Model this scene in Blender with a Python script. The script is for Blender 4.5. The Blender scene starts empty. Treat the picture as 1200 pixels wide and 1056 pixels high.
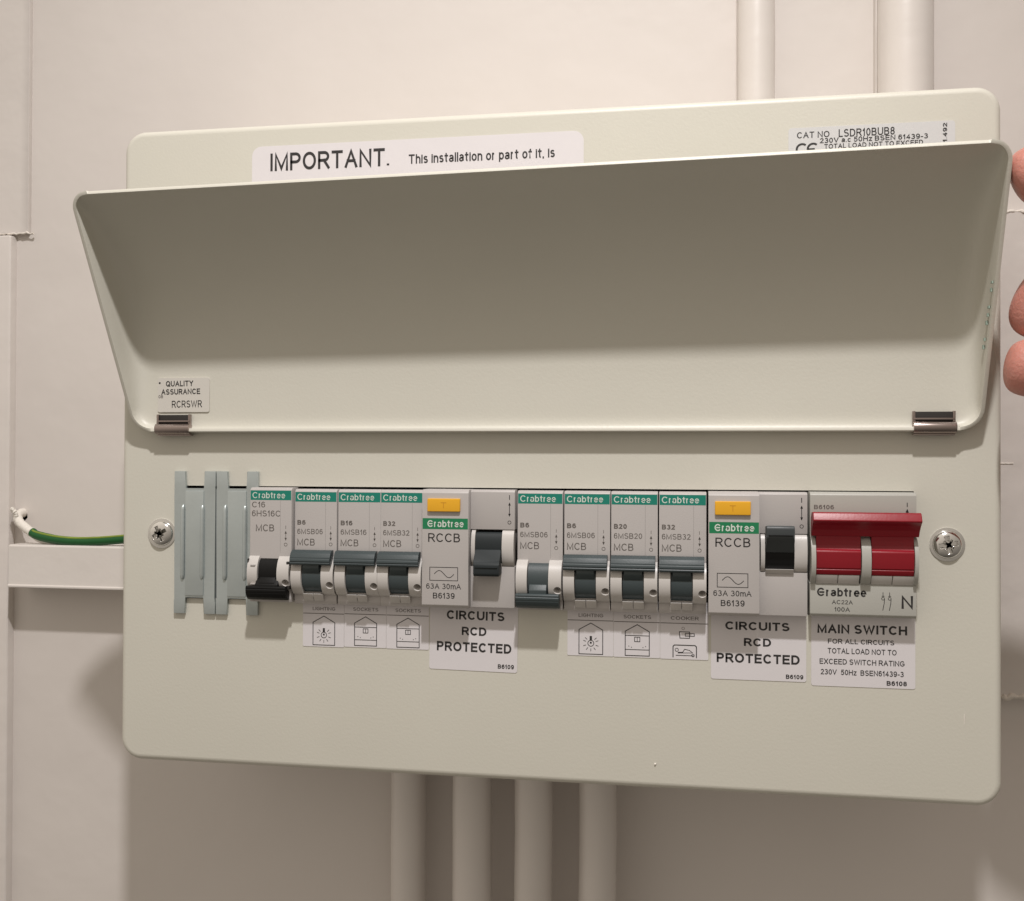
import bpy, bmesh, math, random
from mathutils import Vector, Matrix, noise
random.seed(7)
MM = 0.001
scene = bpy.context.scene
C = scene.collection

# ------------------------------------------------------------------ camera, world, light, exposure
cam_d = bpy.data.cameras.new("camera")
cam_d.sensor_fit = 'HORIZONTAL'; cam_d.sensor_width = 36.0; cam_d.lens = 36.0
cam_d.clip_start = 0.01; cam_d.clip_end = 50
cam = bpy.data.objects.new("camera", cam_d); C.objects.link(cam)
r = Vector((0.98600119, 0.16670449, 0.00335689)); d = Vector((0.00167926, 0.01020346, -0.99994653))
f = Vector((-0.16672983, 0.98595411, 0.00978068))
m = Matrix((( r.x, -d.x, -f.x), (r.y, -d.y, -f.y), (r.z, -d.z, -f.z))).to_4x4()
m.translation = Vector((59.79, -396.98, -6.17)) * MM
cam.matrix_world = m
scene.camera = cam

w = bpy.data.worlds.new("World"); scene.world = w; w.use_nodes = True
nt = w.node_tree; nt.nodes.clear()
wo = nt.nodes.new('ShaderNodeOutputWorld'); bg = nt.nodes.new('ShaderNodeBackground')
tc = nt.nodes.new('ShaderNodeTexCoord'); sp = nt.nodes.new('ShaderNodeSeparateXYZ'); mr = nt.nodes.new('ShaderNodeMapRange')
cr = nt.nodes.new('ShaderNodeValToRGB')
mr.inputs['From Min'].default_value = -1; mr.inputs['From Max'].default_value = 1
cr.color_ramp.elements[0].color = (0.12, 0.105, 0.086, 1); cr.color_ramp.elements[1].color = (1.2, 1.075, 0.93, 1)
em = cr.color_ramp.elements.new(0.5); em.color = (0.66, 0.585, 0.50, 1)
mx_ = nt.nodes.new('ShaderNodeMapRange'); mx_.inputs['From Min'].default_value = -1; mx_.inputs['From Max'].default_value = 1
mx_.inputs['To Min'].default_value = 0.88; mx_.inputs['To Max'].default_value = 0.40        # background strength falls from left to right
nt.links.new(sp.outputs['X'], mx_.inputs['Value']); nt.links.new(mx_.outputs[0], bg.inputs['Strength'])
nt.links.new(tc.outputs['Generated'], sp.inputs[0]); nt.links.new(sp.outputs['Z'], mr.inputs['Value'])
nt.links.new(mr.outputs[0], cr.inputs[0]); nt.links.new(cr.outputs[0], bg.inputs[0]); nt.links.new(bg.outputs[0], wo.inputs[0])

ld = bpy.data.lights.new("ceiling_lamp", 'SPOT'); ld.energy = 30.5; ld.spot_size = math.radians(92); ld.spot_blend = 1.0; ld.color = (0.985, 0.95, 0.94); ld.shadow_soft_size = 0.018
lamp = bpy.data.objects.new("ceiling_lamp", ld); C.objects.link(lamp); lamp.location = Vector((85, -450, 740)) * MM
lamp.rotation_euler = (Vector((-150, 0, -430)) * MM - lamp.location).to_track_quat('-Z', 'Y').to_euler()

vs = scene.view_settings
vs.view_transform = 'Standard'; vs.look = 'None'; vs.exposure = 0.0; vs.gamma = 1.0; vs.use_curve_mapping = False

# ------------------------------------------------------------------ materials
def mat(name, col, rough=0.5, metal=0.0, var=0.05, vscale=60.0, bump=0.0, bscale=300.0, spec=0.5, sss=0.0, detail=4.0, rvar=0.0, coat=0.0, bstretch=None):
    mt = bpy.data.materials.new(name); mt.use_nodes = True
    n = mt.node_tree; b = n.nodes['Principled BSDF']
    b.inputs['Roughness'].default_value = rough; b.inputs['Metallic'].default_value = metal
    b.inputs['Specular IOR Level'].default_value = spec
    if coat: b.inputs['Coat Weight'].default_value = coat; b.inputs['Coat Roughness'].default_value = 0.2
    if sss:
        b.inputs['Subsurface Weight'].default_value = sss; b.inputs['Subsurface Scale'].default_value = 0.004
        b.inputs['Subsurface Radius'].default_value = (1.0, 0.35, 0.2)
    g = n.nodes.new('ShaderNodeNewGeometry')
    no = n.nodes.new('ShaderNodeTexNoise'); no.inputs['Scale'].default_value = vscale; no.inputs['Detail'].default_value = detail
    n.links.new(g.outputs['Position'], no.inputs['Vector'])
    mx = n.nodes.new('ShaderNodeMix'); mx.data_type = 'RGBA'
    mx.inputs[6].default_value = tuple(c * (1 - var) for c in col) + (1,)
    mx.inputs[7].default_value = tuple(min(1, c * (1 + var)) for c in col) + (1,)
    n.links.new(no.outputs['Fac'], mx.inputs[0]); n.links.new(mx.outputs[2], b.inputs['Base Color'])
    if rvar:
        mp = n.nodes.new('ShaderNodeMapRange'); mp.inputs['To Min'].default_value = rough - rvar; mp.inputs['To Max'].default_value = rough + rvar
        n.links.new(no.outputs['Fac'], mp.inputs['Value']); n.links.new(mp.outputs[0], b.inputs['Roughness'])
    if bump:
        n2 = n.nodes.new('ShaderNodeTexNoise'); n2.inputs['Scale'].default_value = bscale; n2.inputs['Detail'].default_value = 3
        if bstretch:
            mp2 = n.nodes.new('ShaderNodeMapping'); mp2.inputs['Scale'].default_value = bstretch
            n.links.new(g.outputs['Position'], mp2.inputs['Vector']); n.links.new(mp2.outputs[0], n2.inputs['Vector'])
        else: n.links.new(g.outputs['Position'], n2.inputs['Vector'])
        bp = n.nodes.new('ShaderNodeBump'); bp.inputs['Strength'].default_value = 1.0; bp.inputs['Distance'].default_value = bump * MM
        n.links.new(n2.outputs['Fac'], bp.inputs['Height']); n.links.new(bp.outputs[0], b.inputs['Normal'])
    return mt

M = {}
M['enamel'] = mat('cream_enamel', (0.60, 0.583, 0.512), 0.43, var=0.035, vscale=18, bump=0.05, bscale=900, rvar=0.04)
M['wall'] = mat('gloss_wall_paint', (0.655, 0.61, 0.575), 0.5, var=0.035, vscale=14, bump=0.9, bscale=26, rvar=0.08, spec=0.35)
M['board'] = mat('painted_board', (0.655, 0.61, 0.575), 0.42, var=0.035, vscale=22, bump=0.9, bscale=40, rvar=0.06)
M['torn'] = mat('torn_paint_edge', (0.72, 0.67, 0.61), 0.7, var=0.1, vscale=300, bump=1.0, bscale=400)
M['conduit'] = mat('painted_conduit', (0.68, 0.635, 0.60), 0.33, var=0.03, vscale=30, spec=1.0, bump=0.4, bscale=60, bstretch=(0.5, 0.5, 1.0))
M['trunking'] = mat('trunking_plastic', (0.64, 0.60, 0.565), 0.4, var=0.03, vscale=40, bump=0.3, bscale=90)
M['module'] = mat('module_plastic', (0.455, 0.43, 0.415), 0.42, var=0.02, vscale=100, bump=0.03, bscale=1800)
M['module_pale'] = mat('pale_module_plastic', (0.55, 0.525, 0.50), 0.36, var=0.02, vscale=100, bump=0.02, bscale=1800)
M['switch_body'] = mat('switch_plastic', (0.405, 0.40, 0.365), 0.42, var=0.02, vscale=100, bump=0.03, bscale=1800)
M['slate'] = mat('slate_toggle', (0.042, 0.057, 0.061), 0.46, var=0.06, vscale=120, bump=0.03, bscale=1500)
M['black'] = mat('black_toggle', (0.007, 0.007, 0.007), 0.45, var=0.1, vscale=120, bump=0.02, bscale=1500, spec=0.2)
M['charcoal'] = mat('charcoal_toggle', (0.02, 0.025, 0.027), 0.55, var=0.1, vscale=120, bump=0.02, bscale=1500, spec=0.25)
M['lever'] = mat('dark_lever', (0.045, 0.052, 0.055), 0.45, var=0.08, vscale=120, bump=0.02, bscale=1500)
M['red'] = mat('red_handle', (0.25, 0.004, 0.013), 0.38, var=0.05, vscale=80, bump=0.03, bscale=1200)
M['yellow'] = mat('yellow_button', (0.78, 0.40, 0.018), 0.4, var=0.04, vscale=120)
M['yellow_ink'] = mat('button_mark', (0.55, 0.24, 0.01), 0.5)
M['teal'] = mat('teal_band', (0.004, 0.20, 0.145), 0.45, var=0.05, vscale=150)
M['green'] = mat('green_band', (0.008, 0.19, 0.075), 0.45, var=0.05, vscale=150)
M['band_ink'] = mat('band_lettering', (0.62, 0.68, 0.62), 0.5)
M['ink'] = mat('black_ink', (0.022, 0.020, 0.020), 0.55, var=0.2, vscale=500)
M['grey_ink'] = mat('grey_ink', (0.13, 0.115, 0.105), 0.55, var=0.3, vscale=700)
M['faint_ink'] = mat('faint_ink', (0.30, 0.28, 0.27), 0.55, var=0.1)
M['paper'] = mat('label_paper', (0.68, 0.652, 0.665), 0.5, var=0.02, vscale=60, bump=0.06, bscale=130)
M['silver_paper'] = mat('silver_label', (0.60, 0.60, 0.60), 0.35, var=0.02, vscale=60, bump=0.04, bscale=130)
M['clear'] = mat('worn_label', (0.61, 0.585, 0.535), 0.4, var=0.02, vscale=60)
M['zinc'] = mat('zinc_plated_steel', (0.46, 0.505, 0.50), 0.34, metal=0.55, var=0.08, vscale=90, bump=0.05, bscale=500, rvar=0.08)
M['chrome'] = mat('screw_chrome', (0.80, 0.79, 0.77), 0.13, metal=1.0, var=0.05, bump=0.05, bscale=600)
M['clip'] = mat('hinge_steel', (0.36, 0.30, 0.28), 0.26, metal=1.0, var=0.05)
M['dark'] = mat('recess_shade', (0.02, 0.017, 0.014), 0.7)  # near-black colour standing in for the shade inside holes, slots and notches
M['cable'] = mat('green_cable', (0.003, 0.085, 0.016), 0.4, var=0.1, vscale=200)
M['stripe'] = mat('cable_stripe', (0.20, 0.27, 0.03), 0.45, var=0.4, vscale=120)
M['white_paint'] = mat('splashed_white_paint', (0.74, 0.70, 0.64), 0.45, var=0.06, vscale=200, bump=0.6, bscale=300)
M['skin'] = mat('skin', (0.53, 0.225, 0.18), 0.46, var=0.24, vscale=110, bump=0.3, bscale=900, sss=0.25)
M['pale_green'] = mat('pale_green_marks', (0.33, 0.42, 0.36), 0.5)

# ------------------------------------------------------------------ mesh builder (millimetres: x right, p towards the viewer, z up)
# lettering: every character is a set of pen strokes in a 0..1 box (cap height 1, x-height .73), drawn with a pen of a given weight
def _arc(cx, cy, rx, ry, a0, a1, n=9):
    return [(cx+rx*math.cos(math.radians(a0+(a1-a0)*i/n)), cy+ry*math.sin(math.radians(a0+(a1-a0)*i/n))) for i in range(n+1)]
_X = 0.73
STROKES = {   # character: (width, [strokes]); a stroke whose first point repeats at its end is closed
 'A': (.80, [[(0,0),(.5,1),(1,0)], [(.18,.36),(.82,.36)]]),
 'B': (.70, [[(0,0),(0,1),(.52,1)]+_arc(.52,.765,.40,.235,90,-90)+[(0,.53)], [(0,.53),(.56,.53)]+_arc(.56,.265,.44,.265,90,-90)+[(0,0)]]),
 'C': (.80, [_arc(.52,.5,.52,.5,38,322,22)]),
 'D': (.76, [[(0,0),(0,1),(.42,1)]+_arc(.42,.5,.58,.5,90,-90,14)+[(0,0)]]),
 'E': (.66, [[(1,1),(0,1),(0,0),(1,0)], [(0,.52),(.9,.52)]]),
 'F': (.62, [[(1,1),(0,1),(0,0)], [(0,.5),(.86,.5)]]),
 'G': (.83, [_arc(.52,.5,.52,.5,38,318,22)+[(1,.2),(1,.47),(.56,.47)]]),
 'H': (.76, [[(0,0),(0,1)], [(1,0),(1,1)], [(0,.52),(1,.52)]]),
 'I': (.13, [[(.5,0),(.5,1)]]),
 'K': (.74, [[(0,0),(0,1)], [(1,1),(.05,.38)], [(.3,.56),(1,0)]]),
 'L': (.58, [[(0,1),(0,0),(1,0)]]),
 'M': (.88, [[(0,0),(0,1),(.5,.06),(1,1),(1,0)]]),
 'N': (.76, [[(0,0),(0,1),(1,0),(1,1)]]),
 'O': (.86, [_arc(.5,.5,.5,.5,90,450,28)]),
 'P': (.68, [[(0,0),(0,1),(.55,1)]+_arc(.55,.73,.45,.27,90,-90)+[(0,.46)]]),
 'Q': (.86, [_arc(.5,.5,.5,.5,90,450,28), [(.62,.26),(1,-.06)]]),
 'R': (.74, [[(0,0),(0,1),(.56,1)]+_arc(.56,.74,.40,.26,90,-90)+[(0,.48)], [(.52,.48),(1,0)]]),
 'S': (.70, [_arc(.5,.755,.46,.245,28,270,14)+_arc(.5,.255,.5,.255,90,-155,14)]),
 'T': (.70, [[(0,1),(1,1)], [(.5,1),(.5,0)]]),
 'U': (.76, [[(0,1),(0,.36)]+_arc(.5,.36,.5,.36,180,360,14)+[(1,1)]]),
 'V': (.78, [[(0,1),(.5,0),(1,1)]]),
 'W': (1.12, [[(0,1),(.26,0),(.5,.98),(.74,0),(1,1)]]),
 'X': (.76, [[(0,0),(1,1)], [(0,1),(1,0)]]),
 'Y': (.76, [[(0,1),(.5,.46),(1,1)], [(.5,.46),(.5,0)]]),
 'Z': (.70, [[(0,1),(1,1),(0,0),(1,0)]]),
 '0': (.60, [_arc(.5,.5,.5,.5,90,450,24)]),
 '1': (.34, [[(0,.74),(.62,.97),(.78,1),(.78,0)]]),
 '2': (.60, [_arc(.5,.72,.48,.28,172,-20,12)+[(0,0),(1,0)]]),
 '3': (.60, [_arc(.46,.765,.44,.235,155,-90,12)+[(.36,.53)], [(.42,.53)]+_arc(.46,.265,.54,.265,90,-155,13)]),
 '4': (.62, [[(.74,0),(.74,1),(0,.27),(1,.27)]]),
 '5': (.60, [[(.92,1),(.17,1),(.06,.5)]+_arc(.48,.33,.52,.33,132,-155,14)]),
 '6': (.60, [_arc(.52,.62,.52,.38,35,180,9)+[(0,.32)], _arc(.5,.315,.5,.315,180,540,22)]),
 '7': (.58, [[(0,1),(1,1),(.55,.45),(.38,0)]]),
 '8': (.60, [_arc(.5,.765,.44,.235,90,450,20), _arc(.5,.265,.5,.265,90,450,20)]),
 '9': (.60, [_arc(.48,.38,.52,.38,215,360,9)+[(1,.68)], _arc(.5,.685,.5,.315,0,360,22)]),
 '.': (.13, [[(.5,-.065),(.5,.065)]]), ',': (.13, [[(.5,.07),(.5,-.06),(.2,-.2)]]), '-': (.34, [[(0,.36),(1,.36)]]),
 'a': (.56, [_arc(.48,.5,.46,.23,160,0,9)+[(.94,.1),(1,0)], _arc(.44,.19,.44,.19,40,330,14)+[(.94,.28),(.94,.42),(.5,.385),(.3,.36)]]),
 'b': (.56, [[(0,0),(0,1)], _arc(.5,.365,.5,.365,180,540,22)]),
 'c': (.54, [_arc(.52,.365,.52,.365,38,322,16)]),
 'e': (.57, [[(.02,.38),(1,.38)]+_arc(.5,.365,.5,.365,5,322,20)]),
 'f': (.38, [[(.4,0),(.4,.84)]+_arc(.82,.82,.42,.18,175,80,6), [(0,_X),(.95,_X)]]),
 'h': (.54, [[(0,0),(0,1)], [(0,.42)]+_arc(.5,.44,.5,.29,170,0,10)+[(1,0)]]),
 'i': (.13, [[(.5,0),(.5,_X)], [(.5,.87),(.5,1.0)]]),
 'l': (.13, [[(.5,0),(.5,1)]]),
 'm': (.86, [[(0,0),(0,_X)], [(0,.44)]+_arc(.26,.46,.25,.27,170,0,8)+[(.51,0)], [(.51,.44)]+_arc(.76,.46,.24,.27,170,0,8)+[(1,0)]]),
 'n': (.54, [[(0,0),(0,_X)], [(0,.42)]+_arc(.5,.44,.5,.29,170,0,10)+[(1,0)]]),
 'o': (.58, [_arc(.5,.365,.5,.365,90,450,24)]),
 'p': (.56, [[(0,-.27),(0,_X)], _arc(.5,.365,.5,.365,180,540,22)]),
 'r': (.34, [[(0,0),(0,_X)], [(0,.38)]+_arc(.8,.42,.8,.31,170,92,7)]),
 's': (.50, [_arc(.5,.56,.46,.17,28,270,12)+_arc(.5,.195,.5,.195,90,-155,12)]),
 't': (.40, [[(.42,.96),(.42,.16)]+_arc(.85,.15,.43,.15,180,275,6), [(0,_X),(.95,_X)]]),
 'u': (.54, [[(1,0),(1,_X)], [(0,_X),(0,.3)]+_arc(.5,.3,.5,.3,180,350,10)]),
 'z': (.52, [[(0,_X),(1,_X),(0,0),(1,0)]]),
}
_tcache = {}
def text_strokes(s, wt):
    """the strokes of a line of lettering, as (points, closed), in units of the cap height, and its length"""
    k = (s, wt)
    if k not in _tcache:
        out = []; pen = 0
        for ch in s:
            if ch == ' ': pen += .36; continue
            wd, sts = STROKES[ch]; wd = max(wd, wt)+(.08 if wt > .16 and wd > .2 else 0)
            for st in sts:
                pts = [(pen+wt/2+x*(wd-wt), wt/2+y*(1-wt)) for x, y in st]
                cl = len(st) > 4 and math.dist(st[0], st[-1]) < 1e-6
                if not cl:      # straight strokes end in a square cap
                    for e, g in ((0, 1), (-1, -2)):
                        a, c = Vector(pts[e]), Vector(pts[g]); dd = a-c
                        if dd.length > .15: pts[e] = tuple(a+dd.normalized()*wt/2)
                out.append((pts[:-1] if cl else pts, cl))
            pen += wd+(.105 if ch.islower() else .14)
        _tcache[k] = (out, pen-(.105 if s[-1].islower() else .14))
    return _tcache[k]

class MB:
    def __init__(s): s.v = []; s.f = []; s.m = []; s.mats = []; s.flat = set()
    def mi(s, name):
        if name not in s.mats: s.mats.append(name)
        return s.mats.index(name)
    def add(s, vs_, fs_, mname):
        o = len(s.v); s.v += [tuple(a) for a in vs_]; i = s.mi(mname)
        for q in fs_: s.f.append(tuple(o + k for k in q)); s.m.append(i)
    def bm(s, b, mname):
        bmesh.ops.recalc_face_normals(b, faces=b.faces[:])
        b.verts.index_update()
        s.add([(v.co.x, v.co.y, v.co.z) for v in b.verts], [[v.index for v in fc.verts] for fc in b.faces], mname); b.free()
    def box(s, x0, x1, p0, p1, z0, z1, mname, bev=0.3, seg=2):
        b = bmesh.new(); bmesh.ops.create_cube(b, size=1)
        for v in b.verts: v.co = Vector(((x0+x1)/2 + v.co.x*abs(x1-x0), -(p0+p1)/2 + v.co.y*abs(p1-p0), (z0+z1)/2 + v.co.z*abs(z1-z0)))
        if bev: bmesh.ops.bevel(b, geom=b.edges[:], offset=bev, segments=seg, profile=0.6, affect='EDGES')
        s.bm(b, mname)
    def prism_x(s, poly, x0, x1, mname, bev=0.0, seg=2):      # poly of (p, z), swept along x
        b = bmesh.new(); vs0 = [b.verts.new((x0, -p, z)) for p, z in poly]; vs1 = [b.verts.new((x1, -p, z)) for p, z in poly]
        n = len(poly); b.faces.new(vs0); b.faces.new(vs1[::-1])
        for i in range(n): b.faces.new((vs0[i], vs0[(i+1) % n], vs1[(i+1) % n], vs1[i]))
        if bev: bmesh.ops.bevel(b, geom=b.edges[:], offset=bev, segments=seg, profile=0.6, affect='EDGES', clamp_overlap=True)
        s.bm(b, mname)
    def prism_p(s, poly, p0, p1, mname, bev=0.0, seg=2):      # poly of (x, z), swept along p
        b = bmesh.new(); vs0 = [b.verts.new((x, -p0, z)) for x, z in poly]; vs1 = [b.verts.new((x, -p1, z)) for x, z in poly]
        n = len(poly); b.faces.new(vs0); b.faces.new(vs1[::-1])
        for i in range(n): b.faces.new((vs0[i], vs0[(i+1) % n], vs1[(i+1) % n], vs1[i]))
        if bev: bmesh.ops.bevel(b, geom=b.edges[:], offset=bev, segments=seg, profile=0.6, affect='EDGES', clamp_overlap=True)
        s.bm(b, mname)
    def cyl_x(s, p, z, rad, x0, x1, mname, n=48, bev=0.3): s.prism_x([(p + rad*math.cos(2*math.pi*i/n), z + rad*math.sin(2*math.pi*i/n)) for i in range(n)], x0, x1, mname, bev)
    def sheet(s, poly, p, mname): s.add([(x, -p, z) for x, z in poly], [list(range(len(poly)))], mname)   # ccw seen from the front
    def rect(s, x0, x1, z0, z1, p, mname): s.sheet([(x0, z0), (x1, z0), (x1, z1), (x0, z1)], p, mname)
    def stroke(s, pts, wd, p, mname, closed=False):
        pts = [Vector(a) for a in pts]; n = len(pts); L = []; R_ = []
        for i in range(n):
            a = pts[i-1] if (i or closed) else pts[i]; c = pts[(i+1) % n] if (i < n-1 or closed) else pts[i]
            d1 = (pts[i]-a); d2 = (c-pts[i])
            d1 = d1.normalized() if d1.length > 1e-9 else d2.normalized(); d2 = d2.normalized() if d2.length > 1e-9 else d1
            t = (d1+d2); t = t.normalized() if t.length > 1e-6 else d1
            nn = Vector((-t.y, t.x)); k = 1/max(0.5, nn.dot(Vector((-d1.y, d1.x))))
            L.append(pts[i]+nn*wd/2*k); R_.append(pts[i]-nn*wd/2*k)
        vv = [(a.x, -p, a.y) for a in L] + [(a.x, -p, a.y) for a in R_]
        rng = range(n if closed else n-1)
        s.add(vv, [(n+i, n+(i+1) % n, (i+1) % n, i) for i in rng], mname)
    def disc(s, x, z, rad, p, mname, n=20): s.sheet([(x+rad*math.cos(2*math.pi*i/n), z+rad*math.sin(2*math.pi*i/n)) for i in range(n)], p, mname)
    def ring(s, x, z, rad, wd, p, mname, n=24): s.stroke([(x+rad*math.cos(2*math.pi*i/n), z+rad*math.sin(2*math.pi*i/n)) for i in range(n)], wd, p, mname, True)
    def text(s, t, x, width, z, cap, p, mname, bold=0.0, rot=0.0):
        # cap = height of a capital; width fits the lettering into the printed length; bold adds weight to the pen
        wt = 0.135+bold*3.2
        sts, ln = text_strokes(t, wt)
        sx = width/ln; cr_, sr_ = math.cos(rot), math.sin(rot)
        for j, (pts, cl) in enumerate(sts):
            q = MB(); k = sx
            q.stroke([(a, b) for a, b in pts], wt, 0, mname, cl)
            s.add([(x+a*sx*cr_-c*cap*sr_, -(p+0.004*(j % 3)), z+a*sx*sr_+c*cap*cr_) for a, _, c in q.v], q.f, mname)
    def lathe_p(s, x, z, prof, mname, n=32):                  # prof of (radius, p) turned round the p axis
        k = len(prof); vv = []; ff = []
        for i in range(n):
            a = 2*math.pi*i/n
            for r_, p in prof: vv.append((x+r_*math.cos(a), -p, z+r_*math.sin(a)))
        for i in range(n):
            j = (i+1) % n
            for q in range(k-1): ff.append((i*k+q, i*k+q+1, j*k+q+1, j*k+q))
        b = bmesh.new(); bv = [b.verts.new(a) for a in vv]
        for q in ff: b.faces.new([bv[a] for a in q])
        bmesh.ops.remove_doubles(b, verts=b.verts[:], dist=1e-5)
        s.bm(b, mname)
    def tube(s, pts, rads, mname, n=20, cap=True):            # pts (x, p, z)
        P = [Vector((a, -p, z)) for a, p, z in pts]; k = len(P); b = bmesh.new(); rings = []
        if not isinstance(rads, (list, tuple)): rads = [rads]*k
        up = Vector((0, 0, 1)) if abs((P[-1]-P[0]).normalized().z) < 0.9 else Vector((0, 1, 0))
        for i in range(k):
            t = (P[min(i+1, k-1)]-P[max(i-1, 0)]).normalized(); a = t.cross(up).normalized(); c = a.cross(t)
            rings.append([b.verts.new(P[i]+(a*math.cos(2*math.pi*j/n)+c*math.sin(2*math.pi*j/n))*rads[i]) for j in range(n)])
        for i in range(k-1):
            for j in range(n): b.faces.new((rings[i][j], rings[i][(j+1) % n], rings[i+1][(j+1) % n], rings[i+1][j]))
        if cap: b.faces.new(rings[0]); b.faces.new(rings[-1])
        s.bm(b, mname)
    def mesh(s, name, sharp=35):
        me = bpy.data.meshes.new(name)
        me.from_pydata([(a*MM, b*MM, c*MM) for a, b, c in s.v], [], s.f)
        for mn in s.mats: me.materials.append(M[mn])
        for pl, i in zip(me.polygons, s.m): pl.material_index = i; pl.use_smooth = True
        me.update(); me.set_sharp_from_angle(angle=math.radians(sharp))
        return me
    def build(s, name, parent=None, sharp=35, loc=None):
        o = bpy.data.objects.new(name, s.mesh(name, sharp)); C.objects.link(o)
        if parent: o.parent = parent
        if loc: o.location = Vector((loc[0], -loc[1], loc[2]))*MM
        return o

def thing(name, label, cat, loc=(0, 0, 0), group=None):
    o = bpy.data.objects.new(name, None); C.objects.link(o); o.empty_display_size = 0.01
    o.location = Vector((loc[0], -loc[1], loc[2]))*MM
    return tag(o, label, cat, group)
def tag(o, label, cat, group=None):
    o['label'] = label; o['category'] = cat
    if group: o['group'] = group
    return o
def put(name, me, parent, label=None):
    o = bpy.data.objects.new(name, me); C.objects.link(o); o.parent = parent
    if label: o['label'] = label
    return o
def rrect(x0, x1, z0, z1, rad, n=8):
    pts = []
    for cx, cz, a0 in ((x1-rad, z0+rad, -90), (x1-rad, z1-rad, 0), (x0+rad, z1-rad, 90), (x0+rad, z0+rad, 180)):
        for i in range(n+1):
            a = math.radians(a0+90*i/n); pts.append((cx+rad*math.cos(a), cz+rad*math.sin(a)))
    return pts
def grooved(poly): return poly

WALLP = -100.0
# ------------------------------------------------------------------ the wall and what is fixed to it
def make_wall():
    b = bmesh.new()
    hole = []
    for i in range(14):
        a = 2*math.pi*i/14; rr = 3.6*(1+0.28*math.sin(3*a+1)+0.12*math.sin(5*a))
        hole.append((-290.6+rr*0.85*math.cos(a), -37.6+rr*1.25*math.sin(a)))
    outer = [(-1300, -900), (1300, -900), (1300, 1300), (-1300, 1300)]
    ov = [b.verts.new((x, -WALLP, z)) for x, z in outer]; hv = [b.verts.new((x, -WALLP, z)) for x, z in hole]
    es = [b.edges.new((ov[i], ov[(i+1) % 4])) for i in range(4)] + [b.edges.new((hv[i], hv[(i+1) % 14])) for i in range(14)]
    bmesh.ops.triangle_fill(b, edges=es, use_beauty=True)
    for fc in b.faces:
        if fc.normal.y > 0: fc.normal_flip()
    hb = [b.verts.new((x, -WALLP+25, z)) for x, z in hole]
    for i in range(14): b.faces.new((hv[i], hv[(i+1) % 14], hb[(i+1) % 14], hb[i]))
    b.faces.new(hb)
    b.verts.index_update(); mb = MB()
    mb.add([tuple(v.co) for v in b.verts], [[v.index for v in fc.verts] for fc in b.faces if abs(fc.normal.y) > .9 and all(abs(v.co.y+WALLP) < 1 for v in fc.verts)], 'wall')
    mb.add([tuple(v.co) for v in b.verts], [[v.index for v in fc.verts] for fc in b.faces if any(abs(v.co.y+WALLP) > 1 for v in fc.verts)], 'dark')  # inside of the hole is coloured near-black, as its shade
    o = mb.build('wall'); o['kind'] = 'structure'; b.free()
make_wall()

def ragged(x0, x1, z, amp, step, seed):
    n = max(3, int(abs(x1-x0)/step)); out = []
    for i in range(n+1):
        x = x0+(x1-x0)*i/n; out.append((x, z+amp*noise.noise(Vector((x*0.35, seed, 0)))+amp*0.5*noise.noise(Vector((x*1.1, seed+5, 0)))))
    return out
# left: a thick board below, a thin board above it that ends in a torn paint edge
mb = MB(); mb.box(-700, -294.3, WALLP-2, -94.5, -900, 113.0, 'board', 1.4, 3)
tag(mb.build('wall_board'), 'thick painted board along the left edge, below the cracked paint line', 'board')
mb = MB(); mb.prism_p(ragged(-700, -286, 114.5, 1.6, 5, 1)+[(-286, 1300), (-700, 1300)], WALLP-2, -97.4, 'board', 0.5, 2)
rg = ragged(-315, -283, 114.2, 1.0, 1.2, 3)
mb.tube([(x, -97.6, z) for x, z in rg], [max(0.2, 0.5+0.7*noise.noise(Vector((x*0.5, 7, 0)))) for x, z in rg], 'torn', 10)
tag(mb.build('wall_board'), 'thin painted board at upper left, ending in a cracked paint line', 'board')
# right: board behind the enclosure with torn lower edge
mb = MB(); mb.prism_p(ragged(176, 700, -110.5, 1.5, 4, 9)+ragged(700, 176, 106.5, 1.2, 5, 12), WALLP-2, -92, 'board', 0.6, 2)
for zz, sd in ((-110.8, 19), (106.2, 29)):
    rg = ragged(178, 260, zz, 1.8 if zz < 0 else 0.9, 1.1, sd)
    mb.tube([(x, -92.4, z) for x, z in rg], [max(0.3, (1.2 if zz < 0 else 0.7)+1.3*noise.noise(Vector((x*0.4, sd+2, 0)))) for x, z in rg], 'torn', 12)
mb.box(199, 204.5, -93, -91.7, -7.0, -6.5, 'torn', 0.15)
tag(mb.build('wall_board'), 'painted board at the right, behind the hand, with torn paint edges', 'board')

def conduit(x0, x1, za, zb, label, group, seed, off=0.3):
    rad = (x1-x0)/2; xc = (x0+x1)/2; mb = MB(); n = 60; pts = []
    for i in range(n+1):
        z = za+(zb-za)*i/n
        pts.append((xc+0.35*noise.noise(Vector((z*0.02, seed, 0))), WALLP+rad+off, z))
    mb.tube(pts, [rad*(1+0.018*noise.noise(Vector((p[2]*0.045, seed+3, 1)))) for p in pts], 'conduit', 32)
    # paint fillets run down both sides where the pipe meets the wall
    for sgn in (-1, 1) if off < 1 else ():
        x = xc+sgn*rad*0.86
        mb.prism_p([(x-1.6, za), (x+1.6, za), (x+1.6, zb), (x-1.6, zb)], WALLP-1, WALLP+rad*0.42, 'conduit', 0.9, 2)
    tag(mb.build('conduit'), label, 'conduit', group)
conduit(83.8, 100.7, 126, 420, 'narrower painted conduit rising from the enclosure top, left of the thicker one', 'conduits above the enclosure', 1.0)
conduit(145.9, 169.8, 126, 420, 'thicker painted conduit rising from the enclosure top at far right', 'conduits above the enclosure', 2.0)
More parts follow.
